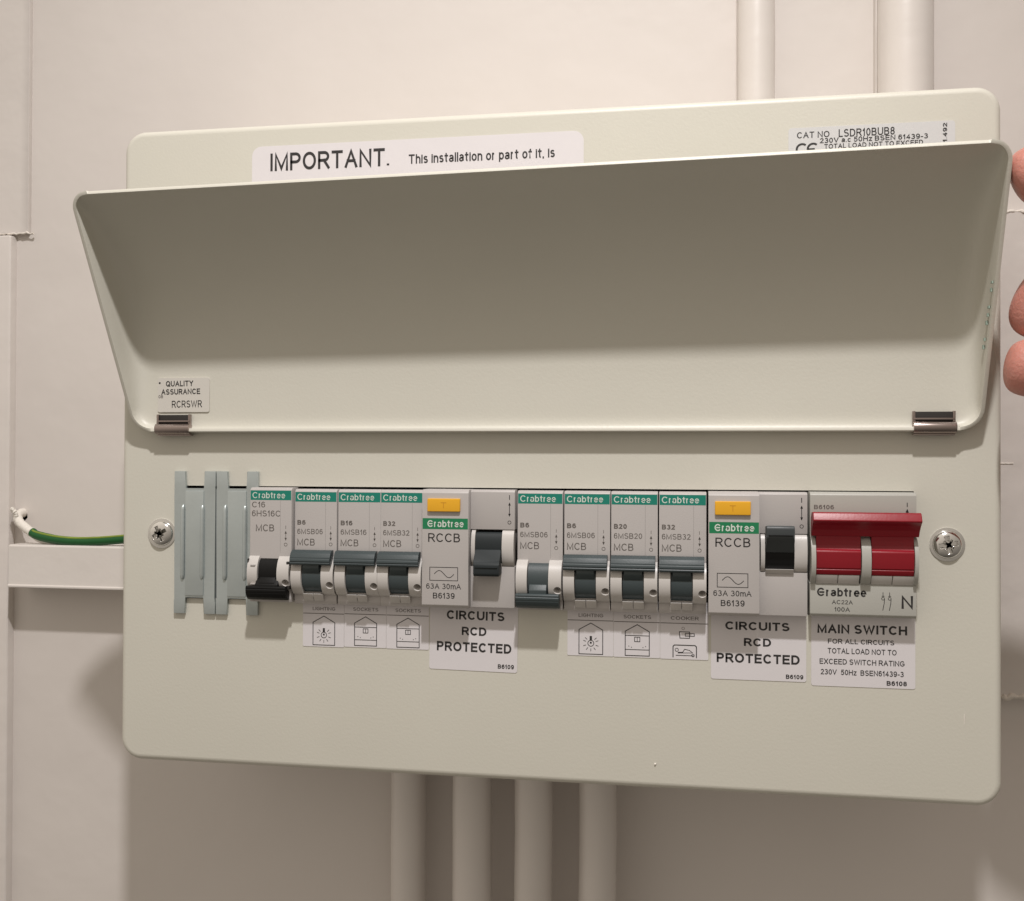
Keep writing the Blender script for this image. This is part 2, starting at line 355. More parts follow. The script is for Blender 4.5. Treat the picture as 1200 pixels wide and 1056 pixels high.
for i, (x0, x1, lab) in enumerate(((-80.5, -63.6, 'leftmost of the four conduits below the enclosure'), (-47.9, -29.5, 'second from left of the four conduits below the enclosure'),
                                   (-18.2, -0.6, 'third from left of the four conduits below the enclosure'), (11.7, 28.9, 'rightmost of the four conduits below the enclosure'))):
    conduit(x0, x1, -520, -124, 'painted conduit, '+lab, 'conduits below the enclosure', 4.0+i, (6.0, 14.0, 16.0, 15.0)[i])

# mini trunking and the earth cable
mb = MB(); mb.prism_x([(WALLP, -50.6), (-85, -50.6), (-84, -51.4), (-84, -71.2), (-83.2, -71.6), (-83.2, -72.6), (-85, -73.0), (WALLP, -73.0)], -286.4, -172.5, 'trunking', 0.35, 2)
tag(mb.build('trunking'), 'short white horizontal trunking running into the left side of the enclosure', 'trunking')
def spline(pts, n=10):
    P = [Vector(a) for a in pts]; P = [P[0]*2-P[1]]+P+[P[-1]*2-P[-2]]; out = []
    for i in range(1, len(P)-2):
        for k in range(n):
            t = k/n; a, b, c, e = P[i-1], P[i], P[i+1], P[i+2]
            out.append(tuple(0.5*((2*b)+(c-a)*t+(2*a-5*b+4*c-e)*t*t+(3*b-a-3*c+e)*t*t*t)))
    out.append(tuple(P[-2])); return out
cab = thing('earth_cable', 'green earth cable coming out of a wall hole above the trunking', 'cable', (-275, -90, -46))
def loc_pts(pts, o=(-275, -90, -46)): return [(a-o[0], p-o[1], z-o[2]) for a, p, z in pts]
path = spline([(-277.0, -89.6, -44.4), (-272.8, -89, -46.2), (-259.3, -87.5, -48.2), (-244.2, -87, -48.6), (-222.8, -87, -47.0), (-195, -88, -44), (-171, -88, -41)])
mb = MB(); mb.tube(loc_pts(path), [2.35+0.12*noise.noise(Vector((i*0.3, 3, 0))) for i in range(len(path))], 'cable', 18); mb.build('sheath', cab)
mb = MB(); mb.tube(loc_pts([(x, p+1.3, z+1.75) for x, p, z in path[4:]]), 0.62, 'stripe', 8); mb.build('stripe', cab)
path = spline([(-290.0, -112, -34.5), (-289.0, -96, -35.5), (-285.6, -91.5, -39.3), (-279.9, -90, -43), (-276.2, -89.5, -44.9)])
mb = MB(); mb.tube(loc_pts(path), [2.3+0.5*noise.noise(Vector((i*0.45, 11, 0))) for i in range(len(path))], 'white_paint', 18)
for i, (x, p, z) in enumerate(spline([(-282, -92, -45.5), (-275, -91, -48.6), (-266, -89, -50.4), (-258, -88, -50.4)], 4)):
    pass
mb.tube(loc_pts(spline([(-279, -92, -45.5), (-274, -91, -48.6), (-266, -90, -50.0), (-256, -90, -50.3)])), 1.2, 'white_paint', 10)
mb.tube(loc_pts(spline([(-290.5, -94, -34), (-288.6, -90, -32.6), (-286.8, -90.5, -35.2), (-287.2, -91, -38)])), [1.0+0.7*noise.noise(Vector((i*0.6, 17, 0))) for i in range(31)], 'white_paint', 10)
mb.build('painted_end', cab)['label'] = 'bare end of the cable covered in white wall paint'

# ------------------------------------------------------------------ the enclosure
W2, ZT, ZB = 173.6, 131.8, -131.8
SX0, SX1, SZ0, SZ1 = -148.2, 142.9, -63.6, -17.0
cu = thing('consumer_unit', 'cream metal fuse box with its lid held open, mounted on the wall', 'fuse box', (0, WALLP, ZB))
OFF = (0, WALLP, ZB)
class EB(MB):            # builder in enclosure coordinates: subtracts the root's place
    def mesh(s, name, sharp=35):
        s.v = [(a-OFF[0], b+OFF[1], c-OFF[2]) for a, b, c in s.v]
        return MB.mesh(s, name, sharp)
def make_cover():
    b = bmesh.new(); R0 = 9.0; rf = 2.6; loops = []
    prof = [(0, WALLP+0.2), (0, -60), (0, -rf)]
    for i in range(1, 9):
        a = math.radians(90*i/8); prof.append((rf*(1-math.cos(a)), -rf+rf*math.sin(a)))
    for inset, p in prof:
        loops.append([b.verts.new((x, -p, z)) for x, z in rrect(-W2+inset, W2-inset, ZB+inset, ZT-inset, R0-inset, 10)])
    n = len(loops[0])
    for k in range(len(loops)-1):
        for i in range(n): b.faces.new((loops[k][i], loops[k][(i+1) % n], loops[k+1][(i+1) % n], loops[k+1][i]))
    sl = [(SX0, SZ0), (SX1, SZ0), (SX1, SZ1), (SX0, SZ1)]
    sv = [b.verts.new((x, 0, z)) for x, z in sl]
    front = [b.edges.get((loops[-1][i], loops[-1][(i+1) % n])) for i in range(n)]
    es = front+[b.edges.new((sv[i], sv[(i+1) % 4])) for i in range(4)]
    bmesh.ops.triangle_fill(b, edges=es, use_beauty=True)
    sb = [b.verts.new((x, 1.4, z)) for x, z in sl]
    for i in range(4): b.faces.new((sv[i], sv[(i+1) % 4], sb[(i+1) % 4], sb[i]))
    for fc in b.faces:
        fc.normal_update()
        c = fc.calc_center_median()
        if abs(fc.normal.y) > 0.99 and fc.normal.y > 0: fc.normal_flip()
    bmesh.ops.recalc_face_normals(b, faces=[fc for fc in b.faces if abs(fc.normal.y) < 0.99])
    for fc in b.faces:
        c = fc.calc_center_median()
        if abs(fc.normal.y) < 0.99 and c.y < WALLP*-1 and fc.normal.dot(Vector((c.x/W2, 0, c.z/ZT))) < 0 and max(abs(c.x)/W2, abs(c.z)/ZT) > 0.97: fc.normal_flip()
    b.verts.index_update(); mb = EB(); mb.add([tuple(v.co) for v in b.verts], [[v.index for v in fc.verts] for fc in b.faces], 'enamel')
    edges = [tuple(sorted((e.verts[0].index, e.verts[1].index))) for e in front]; b.free()
    o = mb.build('cover', cu, 60)
    at = o.data.attributes.get('sharp_edge') or o.data.attributes.new('sharp_edge', 'BOOLEAN', 'EDGE')
    es = set(edges)
    for i, e in enumerate(o.data.edges):
        if tuple(sorted(e.vertices)) in es: at.data[i].value = True
    return o
make_cover()

# lid: a curved tray, hinged above the switch row and swung up
LW = 164.3
def make_lid():
    prof = spline([(5.0, 0, 6.6), (3.2, 0, 6.3), (2.2, 0, 8.6), (1.9, 0, 14), (1.9, 0, 30), (3.2, 0, 46), (7.2, 0, 60), (13.0, 0, 71), (20.6, 0, 81), (30.2, 0, 89.8), (37.5, 0, 94.2), (41.5, 0, 95.9)], 5)
    prof = [(a, c) for a, _, c in prof]
    Bp = Vector(prof[0]); Tp = Vector(prof[-1]); ch = (Tp-Bp); L = ch.length; ch = ch/L
    b = bmesh.new(); rows = []; na = 14
    for (p, z) in prof:
        q = Vector((p, z)); s = max(0, min(L, (q-Bp).dot(ch))); lip = Bp+ch*s
        ins = 0.0
        RB, RT = 6.5, 6.0
        if s < RB: ins = RB-math.sqrt(max(0, RB*RB-(RB-s)**2))
        if L-s < RT: ins = RT-math.sqrt(max(0, RT*RT-(RT-(L-s))**2))
        hw = LW-ins; wd = 12.0; row = []
        side = []
        for i in range(na+1):
            a = math.radians(90*i/na); e = 2/3.6
            o = wd*(1-max(0, math.cos(a))**e); fr = max(0, math.sin(a))**e
            side.append((o, fr))
        for o, fr in side:
            pt = lip+(q-lip)*fr; row.append((-hw+o, pt))
        for k in range(1, 12):
            row.append((-hw+wd+(2*hw-2*wd)*k/12, q))
        for o, fr in side[::-1]:
            pt = lip+(q-lip)*fr; row.append((hw-o, pt))
        rows.append([b.verts.new((x-(6.2*(s/L)*max(0, -x/LW)), -pt.x, pt.y+(s/L)*(0.5+2.0*x/LW))) for x, pt in row])   # the left side flares a little
    for i in range(len(rows)-1):
        for j in range(len(rows[0])-1):
            b.faces.new((rows[i][j], rows[i][j+1], rows[i+1][j+1], rows[i+1][j]))
    bmesh.ops.remove_doubles(b, verts=b.verts[:], dist=0.01)
    bmesh.ops.dissolve_degenerate(b, dist=0.005, edges=b.edges[:])
    for fc in b.faces: fc.normal_update()
    if sum(fc.normal.y*fc.calc_area() for fc in b.faces) > 0:
        for fc in b.faces: fc.normal_flip()
    b.verts.index_update(); mb = EB(); mb.add([tuple(v.co) for v in b.verts], [[v.index for v in fc.verts] for fc in b.faces], 'enamel'); b.free()
    o = mb.build('lid', cu, 80)
    sm = o.modifiers.new('thickness', 'SOLIDIFY'); sm.thickness = 1.3*MM; sm.offset = -1; sm.use_even_offset = False
    bv = o.modifiers.new('edge', 'BEVEL'); bv.width = 0.35*MM; bv.segments = 2; bv.limit_method = 'ANGLE'; bv.angle_limit = math.radians(50)
    return o
lid = make_lid()
lid['label'] = 'curved cream lid swung up on its two hinge clips'

for x0, x1 in ((-155.6, -141.2), (142.0, 156.3)):
    mb = EB()
    mb.box(x0, x1, 2.6, 3.3, 6.5, 12.2, 'dark', 0.2)  # solid near-black box painted as the shaded slot in the lid
    mb.box(x0-0.3, x0+0.7, 2.6, 4.0, 6.5, 12.4, 'clip', 0.2); mb.box(x1-0.7, x1+0.3, 2.6, 4.0, 6.5, 12.4, 'clip', 0.2)
    mb.box(x0, x1, 2.8, 4.2, 9.2, 9.9, 'clip', 0.2)
    mb.cyl_x(4.0, 6.4, 2.2, x0-0.2, x1+0.4, 'clip', 32, 0.3)
    mb.box(x0, x1+0.3, 1.0, 3.6, 3.6, 4.2, 'clip', 0.2)
    mb.build('hinge_clip', cu)

def screw(x, z, ang):
    mb = EB(); rs = 5.2
    prof = [(rs+1.0, 0.0), (rs+1.0, 0.35), (rs, 0.5)]+[(rs*math.cos(math.radians(a)), 0.6+2.3*math.sin(math.radians(a))) for a in range(0, 80, 8)]+[(0.0, 2.9)]
    mb.lathe_p(x, z, prof, 'chrome', 40)
    o = mb.build('cover_screw', cu, 30)
    # the cross recess is cut into the head
    cb = EB()
    for k in (0, 1, 2, 3):
        a = ang+k*math.pi/4; h = 0.8 if k % 2 == 0 else 0.4; l = 3.3 if k % 2 == 0 else 2.2
        u = Vector((math.cos(a), math.sin(a))); v = Vector((-u.y, u.x)); c = Vector((x, z))
        cb.prism_p([tuple(c+u*l+v*h), tuple(c-u*l+v*h), tuple(c-u*l-v*h), tuple(c+u*l-v*h)], 0.7, 4.0, 'chrome')
    for k in (0, 1):
        pass
    c = cb.build('cutter', cu)
    md = o.modifiers.new('recess', 'BOOLEAN'); md.operation = 'DIFFERENCE'; md.object = c; md.solver = 'EXACT'; md.use_self = True
    dg = bpy.context.evaluated_depsgraph_get(); me = bpy.data.meshes.new_from_object(o.evaluated_get(dg))
    o.modifiers.clear(); o.data = me; bpy.data.objects.remove(c)
    return o
screw(-155.2, -37.0, 0.5)['label'] = 'chrome screw left of the metal blanking plates'
screw(154.5, -36.4, 0.2)['label'] = 'chrome screw right of the red switch'

mb = EB(); mb.tube([(48.5, -0.1, -122.0), (48.7, 0.15, -122.2), (48.9, -0.1, -122.6)], [0.3, 0.5, 0.2], 'white_paint', 8); mb.build('paint_speck', cu)
mb = EB(); mb.tube([(160.4, -0.1, -98.0), (160.5, 0.08, -100.0), (160.4, -0.1, -102.5)], [0.1, 0.25, 0.1], 'white_paint', 8); mb.build('paint_speck', cu)
# stickers ------------------------------------------------------------
def sticker(name, label, parent=cu): return EB(), name, label, parent
def fin(mb, name, label, parent=cu):
    o = mb.build(name, parent); o['label'] = label; return o
SP, TP = 0.18, 0.24
mb = EB(); mb.prism_p(rrect(-116.3, 20.6, 60, 122.6, 4.0, 6), 0.02, SP, 'paper')
mb.text('IMPORTANT.', -108.3, 50.5, 112.2, 7.3, TP, 'ink', 0.01)
mb.text('This installation or part of it, is', -49.7, 59.0, 112.6, 3.8, TP, 'ink', 0.012)
fin(mb, 'notice_label', 'white notice headed IMPORTANT, half hidden behind the lid')
mb = EB(); mb.prism_p(rrect(98.0, 157.4, 80, 119.4, 1.2, 4), 0.02, SP, 'silver_paper')
mb.text('CAT NO', 101.1, 11.8, 115.4, 2.35, TP, 'ink', 0.006); mb.text('LSDR10BUB8', 116.2, 20.0, 115.2, 2.9, TP, 'ink', 0.006)
mb.text('230V a.c 50Hz BSEN 61439-3', 109.4, 38.5, 113.2, 1.9, TP, 'ink', 0.012); mb.text('TOTAL LOAD NOT TO EXCEED', 111.0, 35.2, 111.0, 1.8, TP, 'ink', 0.012)
for cx in (103.0, 107.0):          # the two round letters of the conformity mark
    mb.stroke([(cx+2.0*math.cos(math.radians(a)), 111.2+2.0*math.sin(math.radians(a))) for a in range(50, 311, 12)], 0.75, TP, 'ink')
mb.stroke([(105.2, 111.2), (107.6, 111.2)], 0.6, TP, 'ink')
mb.text('1.492', 154.6, 7.0, 111.6, 1.5, TP, 'ink', 0.02, math.pi/2)
fin(mb, 'rating_label', 'silver rating label with CAT NO, at the upper right of the cover')

def rcd_label(x0, x1, zt, zb, rows, rot, label):
    mb = EB(); c = ((x0+x1)/2, (zt+zb)/2)
    def rt(x, z): return (c[0]+(x-c[0])*math.cos(rot)-(z-c[1])*math.sin(rot), c[1]+(x-c[0])*math.sin(rot)+(z-c[1])*math.cos(rot))
    mb.prism_p([rt(*q) for q in rrect(x0, x1, zb, zt, 0.8, 3)], 0.02, SP, 'paper')
    for t, x, wd, z, cap, bold in rows:
        q = rt(x, z); mb.text(t, q[0], wd, q[1], cap, TP, 'ink', bold, rot)
    fin(mb, 'circuit_label', label)
rcd_label(-40.2, -4.8, -60, -89.2, [('CIRCUITS', -33.4, 23.2, -69.2, 3.5, .022), ('RCD', -27.2, 9.9, -75.3, 3.3, .022), ('PROTECTED', -37.2, 30.0, -81.8, 3.7, .022), ('B6109', -12.5, 6.4, -87.8, 1.7, .02)], math.radians(-0.8),
          'label CIRCUITS RCD PROTECTED under the first double-width breaker')
rcd_label(69.6, 104.6, -60, -88.7, [('CIRCUITS', 74.9, 23.6, -69.9, 3.1, .022), ('RCD', 81.8, 10.0, -75.9, 3.0, .022), ('PROTECTED', 71.7, 30.5, -82.3, 3.5, .022), ('B6109', 97.2, 6.3, -87.7, 1.6, .02)], 0,
          'label CIRCUITS RCD PROTECTED beside the MAIN SWITCH label')
rcd_label(106.4, 143.4, -60, -89.8, [('MAIN SWITCH', 108.6, 31.9, -70.1, 3.3, .022), ('FOR ALL CIRCUITS', 112.4, 23.6, -73.9, 1.75, .008), ('TOTAL LOAD NOT TO', 112.3, 24.5, -77.6, 2.0, .008),
          ('EXCEED SWITCH RATING', 109.4, 30.2, -81.6, 2.0, .008), ('230V  50Hz  BSEN61439-3', 109.8, 29.5, -85.5, 2.0, .008), ('B6108', 133.3, 7.1, -88.8, 1.7, .02)], 0,
          'label headed MAIN SWITCH below the red handle')
def circuit(x0, x1, zt, zl, zb, word, icon, label):
    mb = EB(); mb.prism_p(rrect(x0, x1, zb, zt, 0.4, 2), 0.02, SP, 'paper'); xc = (x0+x1)/2+0.2
    ww = {'LIGHTING': 9.5}.get(word, 10.5)
    mb.text(word, xc-ww/2, ww, zl+1.3, 1.35, TP, 'grey_ink', 0.0)
    mb.stroke([(x0+0.1, zl), (x1-0.1, zl)], 0.28, TP, 'grey_ink')
    t = zl-1.0; bt = zb+0.7; w_ = 4.6; k = 0.3
    if icon == 'bulb' or icon == 'socket':
        sh = t-2.6
        mb.stroke([(xc-w_, bt), (xc+w_, bt), (xc+w_, sh), (xc, t), (xc-w_, sh)], k, TP, 'ink', True)
        if icon == 'bulb':
            zc = (sh+bt)/2-0.3
            mb.ring(xc, zc-0.2, 1.15, 0.25, TP, 'ink'); mb.rect(xc-0.45, xc+0.45, zc+0.9, zc+2.6, TP, 'ink'); mb.disc(xc, zc, 0.4, TP, 'ink', 10)
            for a in (20, -20, -55, -90, -125, -160, 160, 45, 135):
                u = Vector((math.cos(math.radians(a)), math.sin(math.radians(a)))); mb.stroke([(xc+u.x*2.0, zc-0.2+u.y*2.0), (xc+u.x*3.1, zc-0.2+u.y*3.1)], 0.22, TP, 'ink')
        else:
            z1 = bt+2.3; z2 = sh-1.6
            mb.stroke([(xc-w_, z1), (xc+w_, z1)], 0.25, TP, 'ink'); mb.stroke([(xc-w_, z2), (xc+w_, z2)], 0.25, TP, 'ink')
            mb.stroke([(xc-1.0, z2-2.3), (xc+1.0, z2-2.3), (xc+1.0, z2-0.6), (xc-1.0, z2-0.6)], 0.25, TP, 'ink', True); mb.stroke([(xc, z2-2.2), (xc, z2-0.7)], 0.2, TP, 'ink')
            for dx in (-3.2, -2.2, 2.2, 3.2): mb.disc(xc+dx, z1+0.9+0.4*(abs(dx) > 3), 0.18, TP, 'ink', 8)
    else:
        mb.stroke([(xc-2.0, t-2.2), (xc+1.8, t-2.2), (xc+1.8, t-4.6), (xc-1.8, t-4.6)], 0.28, TP, 'ink', True); mb.stroke([(xc+0.2, t-2.8), (xc+3.6, t-2.8), (xc+3.6, t-3.8), (xc+0.2, t-3.8)], 0.25, TP, 'ink', True)
        mb.stroke([(xc-4.4, bt), (xc-4.4, bt+4.2), (xc-3.9, bt+4.7), (xc+3.9, bt+4.7), (xc+4.4, bt+4.2), (xc+4.4, bt)], 0.35, TP, 'ink')
        mb.stroke([(xc-3.4, bt+0.8), (xc+3.4, bt+0.8)], 0.25, TP, 'ink'); mb.stroke([(xc-2.6, bt+2.0), (xc-0.8, bt+2.0), (xc, bt+3.2), (xc+1.8, bt+2.8), (xc+3.0, bt+1.9), (xc-2.6, bt+1.7)], 0.25, TP, 'ink')
        mb.ring(xc-3.0, bt+2.9, 0.6, 0.2, TP, 'ink'); mb.ring(xc+3.1, bt+0.9, 0.5, 0.2, TP, 'ink'); mb.ring(xc-0.6, t-0.9, 0.5, 0.2, TP, 'faint_ink')
    fin(mb, 'circuit_label', label)
circuit(-93.2, -75.8, -60, -68.4, -81.8, 'LIGHTING', 'bulb', 'LIGHTING label with light bulb drawing, in the left set of three')
circuit(-75.7, -58.2, -60, -68.2, -81.5, 'SOCKETS', 'socket', 'SOCKETS label in the middle of the left set of three')
circuit(-58.1, -40.6, -60, -68.2, -81.6, 'SOCKETS', 'socket', 'SOCKETS label at the right end of the left set of three')
circuit(14.8, 32.6, -60, -68.0, -81.7, 'LIGHTING', 'bulb', 'LIGHTING label with light bulb drawing, in the right set of three')
circuit(32.7, 50.4, -60, -68.1, -81.7, 'SOCKETS', 'socket', 'SOCKETS label in the middle of the right set of three')
circuit(50.5, 68.6, -60, -68.1, -81.8, 'COOKER', 'cooker', 'COOKER label with pan drawing')

mb = EB(); LP = 2.35
mb.prism_p(rrect(-156.2, -133.4, 13.4, 27.6, 0.8, 3), LP-0.5, LP, 'clear')
mb.disc(-155.4, 25.5, 0.42, LP+.06, 'ink'); mb.text('QUALITY', -152.6, 12.1, 24.0, 2.3, LP+.06, 'ink', 0.016, math.radians(0.8)); mb.text('ASSURANCE', -154.6, 17.2, 20.6, 2.3, LP+.06, 'ink', 0.016, math.radians(0.8))
mb.text('RCRSWR', -149.9, 13.3, 15.2, 2.9, LP+.06, 'ink', 0.0, math.radians(0.8)); mb.text('08', -155.9, 2.0, 19.2, 1.3, LP+.06, 'grey_ink', 0.0)
fin(mb, 'inspection_sticker', 'small white sticker reading QUALITY ASSURANCE inside the lid', lid)

mb = EB()          # faint green marks along the inside of the lid's right wall
for k in range(9):
    q = k/8; z = 34.5+21.5*q; p = 12.3+10.5*q
    if k in (2, 6): continue
    mb.box(163.55, 163.95, p-0.8+0.3*math.sin(k*2), p+0.7, z-0.7, z+0.75*abs(math.cos(k)), 'pale_green', 0)
fin(mb, 'lid_marks', 'faint green marks on the right wall of the lid', lid)

# ------------------------------------------------------------------ modules: local x from the left edge, z down from the top edge, p from the cover
ZM = -17.7
def lever_bar(tip, half, dn):    # side outline of a toggle bar (p, dz from the pivot); dn flips it downwards
    return [(a, -b if dn else b) for a, b in tip]
_cache = {}
def cached(key, fn):
    if key not in _cache: _cache[key] = fn()
    return _cache[key]

NZ = -34.5; NP = 3.7; RP = 6.0; RZ = 8.0       # nose pivot and radius
def bool_cut(mb, cutter, name):
    o = mb.build(name); c = cutter.build('cutter')
    md = o.modifiers.new('cut', 'BOOLEAN'); md.operation = 'DIFFERENCE'; md.object = c; md.solver = 'EXACT'; md.use_self = True
    dg = bpy.context.evaluated_depsgraph_get(); me = bpy.data.meshes.new_from_object(o.evaluated_get(dg))
    me.set_sharp_from_angle(angle=math.radians(35))
    bpy.data.objects.remove(o); bpy.data.objects.remove(c); return me

def mcb_body(face):
    mb = MB()
    mb.prism_x([(-45, 0), (face-1.2, 0), (face, -0.9), (face, -NZ*-1+6.0 if False else -44.6), (face-0.4, -46.0), (-45, -46.0)], 0.08, 17.72, 'module', 0.25)
    # sloping facets under the toggle slot, split by a thin joint
    for x0, x1 in ((4.5, 8.5), (8.7, 12.6)):
        mb.prism_x([(face-1, -41.6), (face+2.6, -41.6), (face+0.5, -44.6), (face-1, -45.0)], x0, x1, 'module_pale', 0.15)
    return mb.mesh('body')
def mcb_cheeks():
    mb = MB()
    for x0, x1 in ((0.15, 4.4), (12.7, 17.65)):
        n = 40; poly = [(NP+RP*math.cos(math.radians(92-184*i/n)), NZ+RZ*math.sin(math.radians(92-184*i/n))) for i in range(n+1)]
        mb.prism_x([(0, NZ+RZ*0.98)]+poly+[(0, NZ-RZ*0.98)], x0, x1, 'module_pale', 0.4)
    ct = MB(); n = 20
    b = bmesh.new()
    mb2 = MB()
    # countersunk rivet hole in the lower right cheek
    ax = Vector((0, -0.93, -0.37)).normalized()   # outwards (y = -p)
    cpt = Vector((16.2, -(NP+RP*0.90), NZ-RZ*0.42)); u = Vector((1, 0, 0)); v = ax.cross(u)
    rings = []
    for rr, t in ((1.75, 3.0), (1.6, 0.2), (1.2, -1.0), (0.95, -3.5)):
        rings.append([b.verts.new(cpt+ax*t+(u*math.cos(2*math.pi*i/n)+v*math.sin(2*math.pi*i/n))*rr) for i in range(n)])
    for k in range(3):
        for i in range(n): b.faces.new((rings[k][i], rings[k][(i+1) % n], rings[k+1][(i+1) % n], rings[k+1][i]))
    b.faces.new(rings[0]); b.faces.new(rings[-1])
    ct.bm(b, 'module_pale')
    return bool_cut(mb, ct, 'toggle_guard')
def mcb_toggle(mname, up):
    mb = MB(); n = 48; poly = []
    for i in range(n+1):
        deg = 95-190*i/n; a = math.radians(deg); st = -0.45 if ((deg < -40) if up else (deg > 66)) else 0   # a small step round the drum
        poly.append((NP+(RP-0.8+st)*math.cos(a), NZ+(RZ-0.7+st)*math.sin(a)))
    poly += [(0, NZ-RZ+0.7), (0, NZ+RZ-0.7)]
    mb.prism_x(poly, 4.7, 12.45, mname, 0.15)
    s = 1 if up else -1
    def q(l): return [(p, NZ+s*z) for p, z in l]
    mb.prism_x(q([(NP+2, 1.0), (NP+5.2, 1.2), (10.2, 3.4), (10.0, 7.8), (NP+2, 8.6)]), 5.3, 12.0, mname, 0.3)
    if mname == 'black': mb.prism_x(q([(NP+2, 1.6), (8.9, 1.7), (10.6, 4.4), (10.4, 8.0), (NP+2, 8.6)]), 3.9, 13.4, mname, 0.5)
    bar = [(6.6, 5.0), (10.4, 4.6), (11.1, 4.9), (11.3, 5.5), (11.0, 5.8), (11.35, 6.1), (11.2, 7.0), (10.95, 7.25), (11.0, 7.6), (10.2, 9.2), (9.2, 10.0), (8.2, 10.4), (6.2, 10.3)]
    mb.prism_x(q(bar), 0.3, 16.9, mname, 0.4)
    return mb.mesh('toggle')
def io_symbol(mb, x, z0, z1, p, ink, wd=0.26):
    # I at the top, double arrow, O at the bottom
    L = z0-z1
    mb.stroke([(x, z0), (x, z0-L*0.17)], wd, p, ink)
    a0 = z0-L*0.26; a1 = z1+L*0.22
    mb.stroke([(x, a0-0.5), (x, a1+0.5)], wd*0.9, p, ink)
    for zz, sg in ((a0, -1), (a1, 1)): mb.sheet([(x-0.5, zz+sg*1.2), (x+0.5, zz+sg*1.2), (x, zz)] if sg > 0 else [(x+0.5, zz+sg*1.2), (x-0.5, zz+sg*1.2), (x, zz)], p, ink)
    mb.ring(x, z1+0.2, 0.62, 0.22, p, ink)

def mcb(x0, lines, up, mname, label, dz=0.0, face=5.0, first=False):
    t = thing('circuit_breaker', label, 'circuit breaker', (x0, 0, ZM+dz), 'narrow circuit breakers')
    bo = put('body', cached(('b', face), lambda: mcb_body(face)), t)
    put('toggle_guard', cached('ck', mcb_cheeks), t)
    put('toggle', cached(('tg', mname, up), lambda: mcb_toggle(mname, up)), t, None if (up and not first) else mname.replace('slate', 'slate grey')+' toggle '+('pushed up' if up else 'pushed down'))
    mb = MB(); mb.rect(0.3, 17.5, -5.0, -1.15, face+.03, 'teal'); mb.text('Crabtree', 1.1, 13.9, -4.3, 2.45, face+.07, 'band_ink', 0.0)
    put('brand_band', mb.mesh('brand_band'), bo)
    mb = MB()
    for tx, x, wd, z, cap, ink, bold in lines: mb.text(tx, x, wd, z, cap, face+.03, ink, bold)
    if first: io_symbol(mb, 15.3, -15.2, -23.0, face+.03, 'grey_ink', 0.22)
    else: io_symbol(mb, 15.2, -14.8, -22.2, face+.03, 'grey_ink', 0.2)
    mb.stroke([(13.0, -5.2), (13.0, -26)], 0.12, face+.025, 'faint_ink')
    put('lettering', mb.mesh('lettering'), bo)
    return t
def std(r_, code): return [(r_, 1.15, 3.5 if len(r_) == 2 else 4.9, -14.3, 1.9, 'grey_ink', .03), (code, 1.15, 10.7, -18.0, 2.1, 'grey_ink', .0), ('MCB', 1.15, 7.4, -22.6, 2.75, 'grey_ink', .0)]
c1 = mcb(-113.5, [('C16', 0.9, 5.6, -8.0, 2.3, 'grey_ink', 0), ('6HS16C', 0.9, 12.2, -11.6, 2.4, 'grey_ink', 0), ('MCB', 2.6, 7.8, -17.6, 2.8, 'grey_ink', 0)], False, 'black',
    'narrow breaker with black toggle pushed down, beside the metal blanking plates', 0.3, 6.6, True)
mb = MB()      # ribs, and near-black boxes painted as shaded notches, on the older breaker's wide nose
for z in (-31.0, -38.5, -41.5): mb.box(1.6, 3.6, NP+3.0, NP+5.95, z-0.25, z+0.25, 'module', 0.1)
for z in (-29.5, -41.0): mb.box(-0.1, 0.5, NP+2.6, NP+5.0, z-1.0, z+1.0, 'dark', 0.2)
for z in (-30.2, -39.8): mb.box(16.4, 17.75, NP+2.8, NP+5.2, z-0.8, z+0.8, 'dark', 0.3)
put('latch_ribs', mb.mesh('latch_ribs'), c1)
for i, (x0, r_, code, up, lab) in enumerate((
    (-95.1, 'B6', '6MSB06', True, 'narrow breaker with raised grey toggle, directly right of the black-toggle breaker'),
    (-76.9, 'B16', '6MSB16', True, 'narrow breaker with raised grey toggle, middle of the three in the left bank'),
    (-59.3, 'B32', '6MSB32', True, 'narrow breaker with raised grey toggle, directly left of the first double-width breaker'),
    (-4.3, 'B6', '6MSB06', False, 'narrow breaker with grey toggle pushed down, at the left end of the right bank'),
    (13.9, 'B6', '6MSB06', True, 'narrow breaker with raised grey toggle, directly right of the lowered grey toggle'),
    (31.9, 'B20', '6MSB20', True, 'narrow breaker with raised grey toggle, third from left in the right bank'),
    (50.0, 'B32', '6MSB32', True, 'narrow breaker with raised grey toggle, at the right end of the right bank'))):
    mcb(x0, std(r_, code), up, 'slate', lab, -0.25 if i < 3 else -0.1)

